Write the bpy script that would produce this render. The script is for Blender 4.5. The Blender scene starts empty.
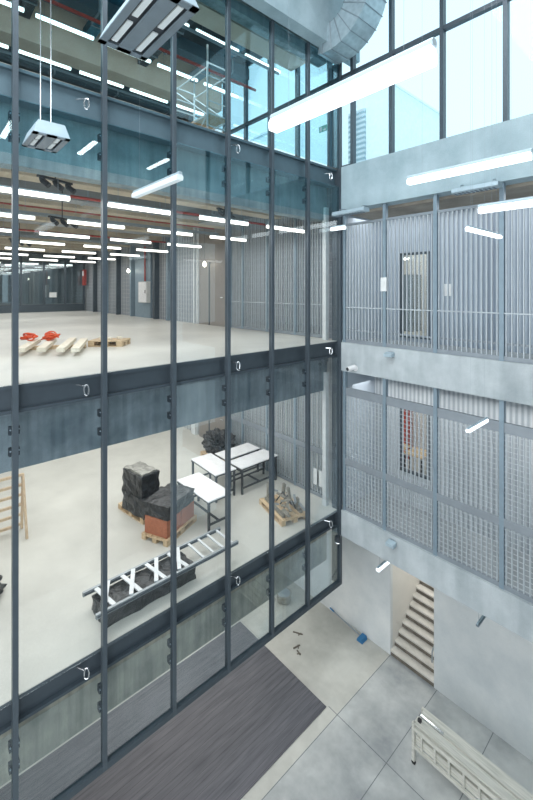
import bpy, bmesh, math, random
from mathutils import Vector, Matrix, noise
random.seed(7)
C = bpy.context.scene.collection
Z0 = 10.25            # everything below is measured from the eye level; the ground floor ends up at z = 0
PI = math.pi

# ------------------------------------------------------------------ materials
def lin(h):
    h = h.lstrip('#'); v = [int(h[i:i+2], 16)/255 for i in (0, 2, 4)]
    return tuple(((c/12.92) if c <= .04045 else ((c+.055)/1.055)**2.4) for c in v) + (1,)
class NT:
    def __init__(s, name):
        s.m = bpy.data.materials.new(name); s.m.use_nodes = True; s.t = s.m.node_tree; s.n = s.t.nodes
        s.b = s.n['Principled BSDF']; s.out = s.n['Material Output']
    def add(s, typ, **kw):
        n = s.n.new(typ)
        for k, v in kw.items():
            if k.startswith('i_'): n.inputs[k[2:].replace('_', ' ')].default_value = v
            else: setattr(n, k, v)
        return n
    def link(s, a, b): s.t.links.new(a, b)
    def coord(s, scale=(1, 1, 1)):
        tc = s.add('ShaderNodeTexCoord'); mp = s.add('ShaderNodeMapping'); mp.inputs['Scale'].default_value = scale
        s.link(tc.outputs['Object'], mp.inputs['Vector']); return mp.outputs['Vector']
    def ramp(s, fac, c0, c1, p0=.3, p1=.7):
        r = s.add('ShaderNodeValToRGB'); e = r.color_ramp.elements
        e[0].color, e[0].position, e[1].color, e[1].position = c0, p0, c1, p1
        s.link(fac, r.inputs['Fac']); return r.outputs['Color']
    def mix(s, a, b, fac, mode='MIX'):
        m = s.add('ShaderNodeMix', data_type='RGBA', blend_type=mode)
        for sock, v in ((m.inputs[6], a), (m.inputs[7], b), (m.inputs[0], fac)):
            if hasattr(v, 'links'): s.link(v, sock)
            else: sock.default_value = v
        return m.outputs[2]
    def math(s, op, a, b=0, c=0):
        m = s.add('ShaderNodeMath', operation=op)
        for i, v in enumerate((a, b, c)):
            if hasattr(v, 'links'): s.link(v, m.inputs[i])
            else: m.inputs[i].default_value = v
        return m.outputs[0]
    def bump(s, h, strength=.2, dist=.02):
        b = s.add('ShaderNodeBump'); b.inputs['Strength'].default_value = strength; b.inputs['Distance'].default_value = dist
        s.link(h, b.inputs['Height']); s.link(b.outputs['Normal'], s.b.inputs['Normal'])

def flat(name, col, rough=.5, metal=0, var=.06, scale=6):
    t = NT(name); c = lin(col)
    nz = t.add('ShaderNodeTexNoise'); nz.inputs['Scale'].default_value = scale; nz.inputs['Detail'].default_value = 4
    t.link(t.coord(), nz.inputs['Vector'])
    col_ = t.ramp(nz.outputs['Fac'], tuple(x*(1-var) for x in c[:3])+(1,), tuple(min(1, x*(1+var)) for x in c[:3])+(1,))
    t.link(col_, t.b.inputs['Base Color'])
    t.b.inputs['Roughness'].default_value = rough; t.b.inputs['Metallic'].default_value = metal
    return t.m
def concrete(name, ca, cb, scale=.8, rough=.75, boards=None, board_amt=.25, holes=False, fine=.12, spec=.3):
    t = NT(name); v = t.coord()
    n1 = t.add('ShaderNodeTexNoise'); n1.inputs['Scale'].default_value = scale; n1.inputs['Detail'].default_value = 8; n1.inputs['Roughness'].default_value = .62
    t.link(v, n1.inputs['Vector'])
    c = t.ramp(n1.outputs['Fac'], lin(ca), lin(cb), .32, .68)
    n2 = t.add('ShaderNodeTexNoise'); n2.inputs['Scale'].default_value = 45; n2.inputs['Detail'].default_value = 3; t.link(v, n2.inputs['Vector'])
    c = t.mix(c, t.ramp(n2.outputs['Fac'], (.75,.75,.75,1), (1.12,1.12,1.12,1)), fine*2, 'MULTIPLY')
    h = n2.outputs['Fac']
    if boards:   # vertical streaks from the formwork boards
        n3 = t.add('ShaderNodeTexNoise'); n3.inputs['Scale'].default_value = 1; n3.inputs['Detail'].default_value = 5
        t.link(t.coord(boards), n3.inputs['Vector'])
        c = t.mix(c, t.ramp(n3.outputs['Fac'], (.45,.47,.5,1), (1.25,1.22,1.2,1), .3, .7), board_amt, 'MULTIPLY')
        h = n3.outputs['Fac']
    t.link(c, t.b.inputs['Base Color']); t.b.inputs['Roughness'].default_value = rough
    t.b.inputs['Specular IOR Level'].default_value = spec
    t.bump(h, .12, .01)
    return t.m
def glass(name, tint, refl=.07, rough=0.0):
    t = NT(name); t.n.remove(t.b)
    tr = t.add('ShaderNodeBsdfTransparent'); tr.inputs['Color'].default_value = tint
    gl = t.add('ShaderNodeBsdfGlossy'); gl.inputs['Roughness'].default_value = rough; gl.inputs['Color'].default_value = (.9, .97, 1, 1)
    fr = t.add('ShaderNodeLayerWeight'); fr.inputs['Blend'].default_value = .18
    # faint procedural waviness of the pane's reflectance
    nz = t.add('ShaderNodeTexNoise'); nz.inputs['Scale'].default_value = .6; t.link(t.coord(), nz.inputs['Vector'])
    f = t.math('MULTIPLY_ADD', fr.outputs['Fresnel'], .38, refl)
    f = t.math('MULTIPLY', f, t.math('MULTIPLY_ADD', nz.outputs['Fac'], .3, .85))
    mx = t.add('ShaderNodeMixShader'); t.link(f, mx.inputs[0]); t.link(tr.outputs[0], mx.inputs[1]); t.link(gl.outputs[0], mx.inputs[2])
    t.link(mx.outputs[0], t.out.inputs['Surface']); return t.m
def emit(name, col, strength):
    t = NT(name); c = lin(col)
    nz = t.add('ShaderNodeTexNoise'); nz.inputs['Scale'].default_value = 3; t.link(t.coord(), nz.inputs['Vector'])
    t.b.inputs['Base Color'].default_value = c
    t.link(t.ramp(nz.outputs['Fac'], tuple(x*.97 for x in c[:3])+(1,), c), t.b.inputs['Emission Color'])
    t.b.inputs['Emission Strength'].default_value = strength; return t.m
def corrugated(name, ca, cb, freq=60, axis='X', rough=.4, metal=.0, hline=None):
    t = NT(name); v = t.coord()
    sp = t.add('ShaderNodeSeparateXYZ'); t.link(v, sp.inputs[0])
    w = t.math('SINE', t.math('MULTIPLY', sp.outputs[axis], freq))
    f = t.math('MULTIPLY_ADD', w, .5, .5)
    c = t.ramp(f, lin(ca), lin(cb), .15, .85)
    nz = t.add('ShaderNodeTexNoise'); nz.inputs['Scale'].default_value = .9; nz.inputs['Detail'].default_value = 3
    t.link(t.coord((1, 1, .35)), nz.inputs['Vector'])
    c = t.mix(c, t.ramp(nz.outputs['Fac'], (.72,.74,.77,1), (1.15,1.15,1.15,1)), .7, 'MULTIPLY')
    if hline:
        q = t.math('FRACT', t.math('MULTIPLY', sp.outputs['Z'], 1/hline))
        c = t.mix(c, (.8,.8,.8,1), t.math('MULTIPLY', t.math('LESS_THAN', q, .16), .14))
    t.link(c, t.b.inputs['Base Color']); t.b.inputs['Roughness'].default_value = rough; t.b.inputs['Metallic'].default_value = metal
    t.bump(f, .35, .02); return t.m
def wood(name, ca, cb, stretch=(1, 12, 12), rough=.6):
    t = NT(name); nz = t.add('ShaderNodeTexNoise'); nz.inputs['Scale'].default_value = 2.2; nz.inputs['Detail'].default_value = 6
    t.link(t.coord(stretch), nz.inputs['Vector'])
    t.link(t.ramp(nz.outputs['Fac'], lin(ca), lin(cb), .3, .7), t.b.inputs['Base Color'])
    t.b.inputs['Roughness'].default_value = rough; t.bump(nz.outputs['Fac'], .15, .005); return t.m
def plastic_wrap(name, ca, cb):
    t = NT(name); nz = t.add('ShaderNodeTexNoise'); nz.inputs['Scale'].default_value = 5; nz.inputs['Detail'].default_value = 7; nz.inputs['Distortion'].default_value = 1.2
    t.link(t.coord(), nz.inputs['Vector'])
    t.link(t.ramp(nz.outputs['Fac'], lin(ca), lin(cb), .4, .75), t.b.inputs['Base Color'])
    t.b.inputs['Roughness'].default_value = .28; t.bump(nz.outputs['Fac'], .8, .06); return t.m
def ground_mat():
    t = NT('ground_concrete'); v = t.coord()
    n1 = t.add('ShaderNodeTexNoise'); n1.inputs['Scale'].default_value = .55; n1.inputs['Detail'].default_value = 9; n1.inputs['Roughness'].default_value = .6
    t.link(v, n1.inputs['Vector'])
    c = t.ramp(n1.outputs['Fac'], lin('#8b9093'), lin('#c8cac8'), .34, .62)
    n4 = t.add('ShaderNodeTexNoise'); n4.inputs['Scale'].default_value = 2.6; n4.inputs['Detail'].default_value = 7; n4.inputs['Distortion'].default_value = .8
    t.link(v, n4.inputs['Vector'])
    c = t.mix(c, t.ramp(n4.outputs['Fac'], (.82,.82,.82,1), (1.1,1.1,1.1,1)), .5, 'MULTIPLY')
    sp = t.add('ShaderNodeSeparateXYZ'); t.link(v, sp.inputs[0])
    x, y = sp.outputs['X'], sp.outputs['Y']
    fx = t.math('FRACT', t.math('MULTIPLY_ADD', x, 1/1.33, -.46/1.33 + 20.0))
    lx = t.math('MULTIPLY', t.math('LESS_THAN', fx, .013), t.math('GREATER_THAN', x, .3))
    ly = t.math('MULTIPLY', t.math('LESS_THAN', t.math('ABSOLUTE', t.math('ADD', y, .7)), .009), t.math('GREATER_THAN', x, .2))
    j = t.math('MAXIMUM', lx, ly)
    # warmer, yellower strip of slab beyond the joint next to the glass
    c = t.mix(c, lin('#d6d0bf'), t.math('MULTIPLY', t.math('LESS_THAN', x, .46), .35))
    c = t.mix(c, lin('#5c6266'), t.math('MULTIPLY', j, .75))
    t.link(c, t.b.inputs['Base Color']); t.b.inputs['Roughness'].default_value = .5; t.b.inputs['Specular IOR Level'].default_value = .3
    t.bump(n4.outputs['Fac'], .05, .01); return t.m
def deck_mat():
    t = NT('dark_deck'); v = t.coord((9, .7, 1))
    nz = t.add('ShaderNodeTexNoise'); nz.inputs['Scale'].default_value = 2.2; nz.inputs['Detail'].default_value = 6; t.link(v, nz.inputs['Vector'])
    c = t.ramp(nz.outputs['Fac'], lin('#55565c'), lin('#6c6b71'), .3, .72)
    sp = t.add('ShaderNodeSeparateXYZ'); t.link(t.coord(), sp.inputs[0])
    q = t.math('LESS_THAN', t.math('FRACT', t.math('MULTIPLY', sp.outputs['X'], 1/.145)), .05)
    c = t.mix(c, lin('#2c2c32'), t.math('MULTIPLY', q, .6))
    t.link(c, t.b.inputs['Base Color']); t.b.inputs['Roughness'].default_value = .5; t.b.inputs['Specular IOR Level'].default_value = .3; return t.m
def duct_mat():
    t = NT('galvanised_duct'); nz = t.add('ShaderNodeTexVoronoi'); nz.inputs['Scale'].default_value = 9; t.link(t.coord(), nz.inputs['Vector'])
    t.link(t.ramp(nz.outputs['Distance'], lin('#a3b5bd'), lin('#b9c9d0'), 0, .9), t.b.inputs['Base Color'])
    t.b.inputs['Metallic'].default_value = .55; t.b.inputs['Roughness'].default_value = .38; return t.m

M = dict(
    ground=ground_mat(), deck=deck_mat(),
    floor_mid=concrete('floor_mid', '#b9b8b2', '#d6d4cc', .5, .32, spec=.4), floor_low=concrete('floor_low', '#bab9b2', '#cfcec6', .6, .55),
    band=concrete('band_concrete', '#a3adb1', '#c4cccf', 1.2, .8, (3, 3, .35), .35),
    fascia=concrete('fascia_concrete', '#93a9b1', '#b3c6cd', 1.1, .8, (2, 2, .5), .2),
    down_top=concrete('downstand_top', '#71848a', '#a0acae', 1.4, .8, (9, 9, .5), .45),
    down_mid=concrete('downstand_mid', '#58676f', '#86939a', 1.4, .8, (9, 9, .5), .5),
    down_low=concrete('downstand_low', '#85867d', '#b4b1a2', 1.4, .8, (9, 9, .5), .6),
    ceil=concrete('ceiling_concrete', '#8d867c', '#b3aa9c', 1.0, .85, (1, .6, 1), .3),
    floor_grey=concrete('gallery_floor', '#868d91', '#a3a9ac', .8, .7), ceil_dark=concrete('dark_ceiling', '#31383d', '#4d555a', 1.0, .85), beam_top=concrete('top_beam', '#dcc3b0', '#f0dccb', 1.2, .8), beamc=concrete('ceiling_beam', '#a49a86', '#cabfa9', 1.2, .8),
    white_wall=concrete('white_wall', '#c6cdd0', '#e3e6e6', .7, .7, fine=.04), stair_wall=concrete('stair_wall', '#d9d8d2', '#e6e4de', .5, .7, fine=.03),
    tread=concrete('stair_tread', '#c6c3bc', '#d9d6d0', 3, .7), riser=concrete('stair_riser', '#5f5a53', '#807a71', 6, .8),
    steel=flat('dark_steel', '#454f57', .42, .3), steel_top=flat('blue_steel', '#566a74', .42, .25), steel_deep=flat('bracket_steel', '#262f38', .5, .2),
    mull=flat('mullion_steel', '#4d575f', .36, .35), chrome=flat('chrome', '#d9dde0', .18, .9), galv=flat('galvanised', '#8f9ca5', .42, .35),
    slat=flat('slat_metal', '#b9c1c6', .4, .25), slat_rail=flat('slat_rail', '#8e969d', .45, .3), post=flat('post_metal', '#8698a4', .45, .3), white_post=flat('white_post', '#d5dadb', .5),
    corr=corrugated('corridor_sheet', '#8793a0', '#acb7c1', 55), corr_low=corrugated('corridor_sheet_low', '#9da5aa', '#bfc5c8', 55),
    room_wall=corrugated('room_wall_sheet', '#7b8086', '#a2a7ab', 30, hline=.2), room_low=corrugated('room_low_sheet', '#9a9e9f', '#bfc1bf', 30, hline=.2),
    far_wall=flat('far_wall', '#7d8387', .6), taupe=flat('taupe_door', '#86807a', .5), plain=flat('plain_panel', '#d2d4d2', .6),
    black=flat('black_metal', '#2a2c30', .45, .2), rubber=flat('rubber', '#1b1c1e', .7), white=flat('white_laminate', '#e9e9ea', .4), paper=flat('paper', '#dadddd', .8),
    pine=wood('pine', '#b89c78', '#d9c2a0'), cream=wood('cream_timber', '#d5cbb6', '#efe8d8'), dirty=wood('dirty_board', '#b9b9b0', '#dedcd3'), rackw=wood('rack_wood', '#b49c80', '#d0bb9f', (12, 12, 1)),
    wrap=plastic_wrap('black_wrap', '#131416', '#3f4144'), wrap_grey=plastic_wrap('dusty_wrap', '#77766f', '#b4b2aa'), brick=flat('terracotta', '#a9694d', .75, 0, .12, 18),
    alu=flat('aluminium', '#9aa0a4', .35, .5), alu_white=flat('pale_aluminium', '#d5d8da', .4, .2), rust=flat('worn_steel', '#8d897f', .6, .3, .25, 12),
    orange=flat('orange_strap', '#e2592a', .6), red=flat('red_pipe', '#a13a30', .5), blue=flat('blue_plastic', '#2c6f9f', .5), green=flat('sign_green', '#2f9d84', .5),
    fix=flat('fixture_grey', '#75838d', .45, .2), fix_light=flat('fixture_pale', '#a9bcc6', .45, .1), fix_dark=flat('fixture_dark', '#3f464d', .5, .2), panel_dim=emit('dim_diffuser', '#c9d2d4', .16),
    light=emit('lamp_white', '#fffaf0', 3.5), light_cool=emit('lamp_cool', '#f4fbff', 1.6), light_far=emit('lamp_near_side', '#fffaf2', 14), dim_refl=emit('dim_lamp_reflection', '#cfdadf', .3), bulb=emit('bulb', '#fff4dd', 8.0),
    duct=duct_mat(), ductdark=flat('dark_duct', '#4c5f69', .45, .3), ductmid=flat('grey_duct', '#8a9092', .45, .3), teal=flat('teal_duct', '#2f6f86', .4, .3),
    clad=corrugated('facade_cladding', '#8fa9b3', '#c6d6dc', 24, 'Z'), cladwhite=flat('pale_facade', '#e6f3f8', .7),
    glass=glass('clear_glass', (.97, .985, .99, 1), .035), glass_teal=glass('teal_glass', (.76, .90, .935, 1), .045), glass_skirt=glass('skirt_glass', (.93, .96, .97, 1), .06), glass_sky=glass('sky_glass', (.90, .97, 1, 1), .0),
    glass_part=glass('partition_glass', (.8, .86, .88, 1), .10),
)

# ------------------------------------------------------------------ mesh helpers
class MB:
    """collects shapes; build() links them as ONE mesh object"""
    def __init__(s): s.v, s.f = [], []
    def _add(s, vs, fs):
        o = len(s.v); s.v += [tuple(v) for v in vs]; s.f += [tuple(i+o for i in f) for f in fs]; return s
    def box(s, x0, x1, y0, y1, z0, z1):
        x0, x1 = min(x0, x1), max(x0, x1); y0, y1 = min(y0, y1), max(y0, y1); z0, z1 = min(z0, z1), max(z0, z1)
        return s._add([(x0,y0,z0),(x1,y0,z0),(x1,y1,z0),(x0,y1,z0),(x0,y0,z1),(x1,y0,z1),(x1,y1,z1),(x0,y1,z1)],
                      [(0,3,2,1),(4,5,6,7),(0,1,5,4),(1,2,6,5),(2,3,7,6),(3,0,4,7)])
    def bar(s, a, b, w, h=None, up=(0, 0, 1)):
        h = h or w; a, b = Vector(a), Vector(b); d = (b-a).normalized(); u = Vector(up)
        if abs(d.dot(u)) > .98: u = Vector((1, 0, 0))
        sx = d.cross(u).normalized(); sz = sx.cross(d).normalized(); vs = []
        for p in (a, b):
            for i, j in ((-1,-1),(1,-1),(1,1),(-1,1)): vs.append(p + sx*i*w/2 + sz*j*h/2)
        return s._add(vs, [(0,1,2,3),(7,6,5,4),(0,4,5,1),(1,5,6,2),(2,6,7,3),(3,7,4,0)])
    def tube(s, pts, r, n=8, closed=False):
        pts = [Vector(p) for p in pts]; N = len(pts); vs, fs = [], []
        for i, p in enumerate(pts):
            a = pts[i-1] if (i > 0 or closed) else p; b = pts[(i+1) % N] if (i < N-1 or closed) else p
            d = (b-a).normalized(); u = Vector((0, 0, 1)) if abs(d.z) < .9 else Vector((1, 0, 0))
            sx = d.cross(u).normalized(); sz = sx.cross(d)
            for k in range(n):
                t = 2*PI*k/n; vs.append(p + sx*math.cos(t)*r + sz*math.sin(t)*r)
        for i in range(N if closed else N-1):
            for k in range(n):
                a, b = i*n+k, i*n+(k+1) % n; c, d = ((i+1) % N)*n+(k+1) % n, ((i+1) % N)*n+k
                fs.append((a, b, c, d))
        if not closed: fs += [tuple(reversed(range(n))), tuple(range((N-1)*n, N*n))]
        return s._add(vs, fs)
    def prism(s, poly, axis, a, b):
        """poly: 2-D section, extruded along axis from a to b ('x': section in y,z; 'y': in x,z; 'z': in x,y)"""
        n = len(poly); vs = []
        for t in (a, b):
            for p, q in poly: vs.append({'x': (t, p, q), 'y': (p, t, q), 'z': (p, q, t)}[axis])
        fs = [tuple(range(n)), tuple(reversed(range(n, 2*n)))] + [(i, n+i, n+(i+1) % n, (i+1) % n) for i in range(n)]
        return s._add(vs, fs)
    def lathe(s, prof, n=20, c=(0, 0)):
        vs, fs = [], []
        for r, z in prof:
            for k in range(n): vs.append((c[0]+r*math.cos(2*PI*k/n), c[1]+r*math.sin(2*PI*k/n), z))
        for i in range(len(prof)-1):
            for k in range(n): fs.append((i*n+k, i*n+(k+1) % n, (i+1)*n+(k+1) % n, (i+1)*n+k))
        fs += [tuple(reversed(range(n))), tuple(range((len(prof)-1)*n, len(prof)*n))]
        return s._add(vs, fs)
    def build(s, name, mat, parent=None, bevel=0, smooth=False, loc=None):
        me = bpy.data.meshes.new(name); me.from_pydata(s.v, [], s.f); me.materials.append(mat)
        bm = bmesh.new(); bm.from_mesh(me); bmesh.ops.recalc_face_normals(bm, faces=bm.faces); bm.to_mesh(me); bm.free()
        o = bpy.data.objects.new(name, me); C.objects.link(o)
        if parent: o.parent = parent
        if loc: o.location = loc
        if bevel:
            b = o.modifiers.new('bevel', 'BEVEL'); b.width = bevel; b.segments = 2; b.limit_method = 'ANGLE'
        if smooth:
            for p in me.polygons: p.use_smooth = True
        return o
def heap(rx, ry, h, seed, sub=4, rough=.35, freq=2.2, name='heap'):
    """a crumpled mound standing on z = 0"""
    bm = bmesh.new(); bmesh.ops.create_icosphere(bm, subdivisions=sub, radius=1)
    for v in bm.verts:
        p = v.co.copy(); d = 1 + rough*noise.noise(p*freq + Vector((seed, 0, 0))) + rough*.45*noise.noise(p*freq*3.1 + Vector((0, seed, 0)))
        q = p*d; v.co = Vector((q.x*rx, q.y*ry, max(0, (q.z*.5+.42)*h)))
    r = MB(); bm.verts.ensure_lookup_table()
    r._add([v.co for v in bm.verts], [tuple(x.index for x in f.verts) for f in bm.faces]); bm.free(); return r
def crumple_box(x0, x1, y0, y1, z0, z1, seed, amp=.03, n=9, taper=0):
    """a wrapped block: box with wrinkled sides"""
    bm = bmesh.new(); bmesh.ops.create_cube(bm, size=1); bmesh.ops.subdivide_edges(bm, edges=bm.edges, cuts=n, use_grid_fill=True)
    for v in bm.verts:
        p = v.co
        q = Vector((x0+(p.x+.5)*(x1-x0), y0+(p.y+.5)*(y1-y0), z0+(p.z+.5)*(z1-z0)))
        k = 1 + taper*math.sin((p.z+.5)*PI)
        q.x = (q.x-(x0+x1)/2)*k+(x0+x1)/2; q.y = (q.y-(y0+y1)/2)*k+(y0+y1)/2
        d = Vector((noise.noise(q*7+Vector((seed,0,0))), noise.noise(q*7+Vector((0,seed,0))), noise.noise(q*7+Vector((0,0,seed)))*.6))*amp
        if p.z <= -.499: d.z = 0
        v.co = q + d
    bm.verts.ensure_lookup_table(); r = MB(); r._add([v.co for v in bm.verts], [tuple(x.index for x in f.verts) for f in bm.faces]); bm.free(); return r

def tag(o, label, cat, group=None, kind=None):
    o['label'] = label; o['category'] = cat
    if group: o['group'] = group
    if kind: o['kind'] = kind
    return o
def thing(name, label, cat, loc=(0, 0, 0), rz=0, group=None):
    o = bpy.data.objects.new(name, None); C.objects.link(o); o.empty_display_size = .1
    o.location = loc; o.rotation_euler = (0, 0, rz); return tag(o, label, cat, group)
def struct(name, mb, mat, parent=None, **k):
    o = mb.build(name, mat, parent, **k)
    if parent is None: o['kind'] = 'structure'
    return o
def dup(root, loc=None, rz=None, label=None, group=None):
    r = root.copy(); C.objects.link(r)
    if loc is not None: r.location = loc
    if rz is not None: r.rotation_euler = (0, 0, rz)
    if label: r['label'] = label
    if group: r['group'] = group
    for ch in list(root.children):
        c = ch.copy(); C.objects.link(c); c.parent = r
        for g in list(ch.children):
            d = g.copy(); C.objects.link(d); d.parent = c
    return r
ORD = ['first', 'second', 'third', 'fourth', 'fifth', 'sixth', 'seventh', 'eighth', 'ninth', 'tenth']

# levels (measured from the eye)
G, L1, L2, L3, TOP = -10.25, -5.75, -1.33, 3.16, 7.65
YM = [0.0, -1.24, -2.42, -3.62, -4.84, -6.08, -7.31, -8.53]      # mullions of the tall glass wall
XF = -28.0; YS = -9.8                                            # extent of the rooms

# ------------------------------------------------------------------ floors, slabs, walls
struct('floor', MB().box(-12, 9, -13, 8, G-.3, G), M['ground'])                                   # ground floor
struct('floor', MB().box(-3.24, .18, -12, -.76, G+.002, G+.02), M['deck'])                        # inlaid dark deck
struct('floor', MB().box(XF, -.31, YS, .3, L1-.35, L1).box(-.31, -.06, YS, .3, L1-.012, L1), M['floor_low'])
struct('floor', MB().box(XF, -.31, YS, .3, L2-.35, L2).box(-.31, -.06, YS, .3, L2-.012, L2), M['floor_mid'])
struct('floor', MB().box(XF, -.31, YS, .3, L3-.35, L3).box(-.31, -.06, YS, .3, L3-.012, L3), M['ceil'])
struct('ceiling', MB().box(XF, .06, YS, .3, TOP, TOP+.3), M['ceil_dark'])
for zb, zt, mat in ((1.86, L3-.36, 'down_top'), (-2.68, L2-.36, 'down_mid'), (-7.25, L1-.36, 'down_low')):
    struct('concrete_beam', MB().box(-.72, -.42, YS, -.02, zb, zt), M[mat])                       # deep edge beams behind the glass
struct('concrete_beam', MB().box(.06, .36, -11, .38, 5.95, 9.0), M['fascia'])                     # fascia over the glass wall
struct('concrete_beam', MB().box(-.72, -.42, YS, -.02, 6.1, TOP-.01), M['down_top'])
struct('wall_left', MB().box(XF, -.45, YS-.2, YS, L1-.3, TOP), M['far_wall'])
struct('wall_far', MB().box(XF-.2, XF, YS, .3, L1-.3, TOP), M['far_wall'])
struct('wall_right', MB().box(XF, -.02, .24, .32, L2, L3-.36), M['room_wall'])
struct('wall_right', MB().box(XF, -.02, .24, .32, L1, L2-.36), M['room_low'])
struct('wall_right', MB().box(XF, -7.6, .24, .32, L3, TOP), M['far_wall'])
# gallery side (along x, at y = 0)
struct('concrete_beam', MB().box(-.02, 8, 0, .28, -2.1, -1.36), M['band'])
struct('concrete_beam', MB().box(-.02, 8, 0, .28, -6.4, -5.73), M['band'])
struct('concrete_beam', MB().box(.05, 8, 0, .4, 2.07, 3.2), M['fascia'])
struct('floor', MB().box(.0, 8, .28, 1.6, -1.75, -1.38), M['floor_grey'])
struct('floor', MB().box(.0, 8, .28, 1.6, -6.2, -5.75), M['floor_grey'])
struct('ceiling', MB().box(-.02, 8, .4, 1.75, 2.0, 2.3), M['ceil'])
struct('ceiling', MB().box(-.02, 8, .28, 6, -6.4, -6.22), M['band'])
def wall_holes(x0, x1, y0, y1, z0, z1, hx0, hx1, hz0, hz1):
    return (MB().box(x0, hx0, y0, y1, z0, z1).box(hx1, x1, y0, y1, z0, z1).box(hx0, hx1, y0, y1, z0, hz0).box(hx0, hx1, y0, y1, hz1, z1))
struct('wall_back', wall_holes(-.02, 8, 1.6, 1.72, -1.38, 2.0, .81, 1.62, -1.28, 1.0), M['corr'])
struct('wall_back', wall_holes(-.02, 8, 1.6, 1.72, -5.75, -1.76, .81, 1.65, -4.92, -3.0), M['corr_low'])
struct('wall_corner', MB().box(-.02, .02, .32, 1.6, -5.75, 2.62), M['corr'])
# white rooms seen through the two gallery windows
for z0, z1 in ((-1.38, 2.6), (-5.75, -1.8)):
    struct('wall_back', MB().box(-1.5, 5.5, 4.6, 4.7, z0, z1), M['stair_wall'])
    struct('floor', MB().box(-1.5, 5.5, 1.72, 4.6, z0-.1, z0), M['floor_low'])
    struct('ceiling', MB().box(-1.5, 5.5, 1.72, 4.6, z1, z1+.1), M['plain'])
    struct('wall_left', MB().box(-1.6, -1.5, 1.72, 4.7, z0, z1), M['stair_wall'])
for zz, nm in ((1.35, 'upper'), (-2.95, 'lower')):
    pass
n_win = [0]
def win_name(): n_win[0] += 1; return 'window_%d' % n_win[0]
for z0, z1 in ((-1.28, 1.0), (-4.92, -3.0)):
    w = struct(win_name(), MB().box(.86, 1.58, 1.65, 1.66, z0+.05, z1-.05), M['glass'])
    fr = MB().box(.81, .87, 1.58, 1.7, z0, z1).box(1.57, 1.65, 1.58, 1.7, z0, z1).box(.81, 1.65, 1.58, 1.7, z1-.06, z1).box(.81, 1.65, 1.58, 1.7, z0, z0+.06)
    fr.build('window_frame', M['steel'], w)
# ground floor wall, stair well
YW = 1.68
struct('wall_back', MB().box(-12, .47, YW, YW+.12, G, -6.41), M['white_wall'])
struct('wall_back', MB().box(1.72, 8, YW, YW+.12, G, -6.41), M['white_wall'])
struct('wall_stair', MB().box(.37, .47, YW+.12, 6, G, -6.41), M['stair_wall'])
struct('wall_stair', MB().box(1.72, 1.82, YW+.12, 6, G, -6.41), M['stair_wall'])
struct('wall_stair', MB().box(.37, 1.82, 6, 6.1, G, -6.41), M['stair_wall'])
struct('wall_left', MB().box(-12.1, -12, -13, YW, G, -6.1), M['white_wall'])
st = thing('staircase', 'concrete stair with pale treads rising between two white walls on the ground floor', 'staircase', (1.095, YW+.0, G))
for i in range(14):
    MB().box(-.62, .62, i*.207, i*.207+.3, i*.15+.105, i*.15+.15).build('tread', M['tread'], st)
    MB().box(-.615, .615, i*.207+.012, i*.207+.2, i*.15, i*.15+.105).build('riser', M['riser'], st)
MB().tube([(.58, .0, .62), (.58, .0, .9), (.58, .9, 1.45), (.58, 2.6, 2.7)], .02).build('handrail', M['chrome'], st)

# the rest of the atrium, on the photographer's side
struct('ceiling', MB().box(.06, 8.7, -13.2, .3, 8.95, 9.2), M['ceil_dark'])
struct('wall_right', MB().box(8.5, 8.7, -13.2, .0, G, 8.95), M['far_wall'])
struct('wall_near', MB().box(-12, 8.7, -13.2, -13.0, G, 8.95), M['far_wall'])
# ------------------------------------------------------------------ tall glass wall
def ibeam(y0, y1, z0, z1, depth=.24, x1=-.055, fl=.045, web=.03):
    x0 = x1-depth; xm = x1-.07
    return MB().prism([(x0,z0),(x1,z0),(x1,z0+fl),(xm,z0+fl),(xm,z1-fl),(x1,z1-fl),(x1,z1),(x0,z1),(x0,z1-fl),(xm-web,z1-fl),(xm-web,z0+fl),(x0,z0+fl)], 'y', y0, y1)
for z0, z1, mat in ((2.70, 3.15, 'steel_top'), (-1.74, -1.345, 'steel'), (-6.16, -5.765, 'steel')):
    b = struct('steel_beam', ibeam(-10, -.02, z0, z1), M[mat])
    zc = (z0+z1)/2
    for y in (-6.35, -3.36, -.36):
        r = MB().tube([(-.0+.02*math.cos(a), y+.03*math.cos(a), zc-.02+.085*math.sin(a)) for a in [2*PI*q/16 for q in range(16)]], .012, 6, True)
        r.tube([(-.13, y-.11, zc+.06), (-.0, y-.03, zc+.05)], .012, 6)
        r.build('ring_hook', M['chrome'], b, smooth=False)
tr = [0]
def trim_name(): tr[0] += 1; return 'trim_%d' % tr[0]
for i, y in enumerate(YM):
    w = .07
    m = struct(trim_name(), MB().box(-.05, .05, y-w/2, y+w/2, -7.68, 5.95), M['mull'])
    if i == 0: continue
    for zc in (2.45, -1.98, -6.42):
        for dz in (0, -.3):
            p = MB().box(-.12, -.03, y-.065, y+.065, zc+dz-.055, zc+dz+.055)
            pb = p.build('bracket', M['steel_deep'], m)
            q = MB()
            for sy in (-1, 1): q.tube([(-.03, y+sy*.052, zc+dz+.02), (-.015, y+sy*.052, zc+dz+.02)], .011)
            q.build('bolt', M['galv'], pb)
zones = ((3.17, 5.94, 'glass_teal', 'top'), (1.9, 2.69, 'glass_teal', ''), (-1.33, 1.9, 'glass', ''), (-5.76, -1.75, 'glass', ''), (-7.6, -6.17, 'glass_skirt', ''))
for i in range(len(YM)-1):
    for z0, z1, g, _ in zones:
        struct(win_name(), MB().box(-.005, .005, YM[i+1]+.035, YM[i]-.035, z0, z1), M[g])
    struct(trim_name(), MB().box(-.05, .05, YM[i+1]+.035, YM[i]-.035, -7.68, -7.58), M['steel'])   # bottom rail of the bay
struct(trim_name(), MB().box(-.22, -.05, -.045, .06, -7.68, 5.94), M['mull'])                     # corner column
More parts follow.
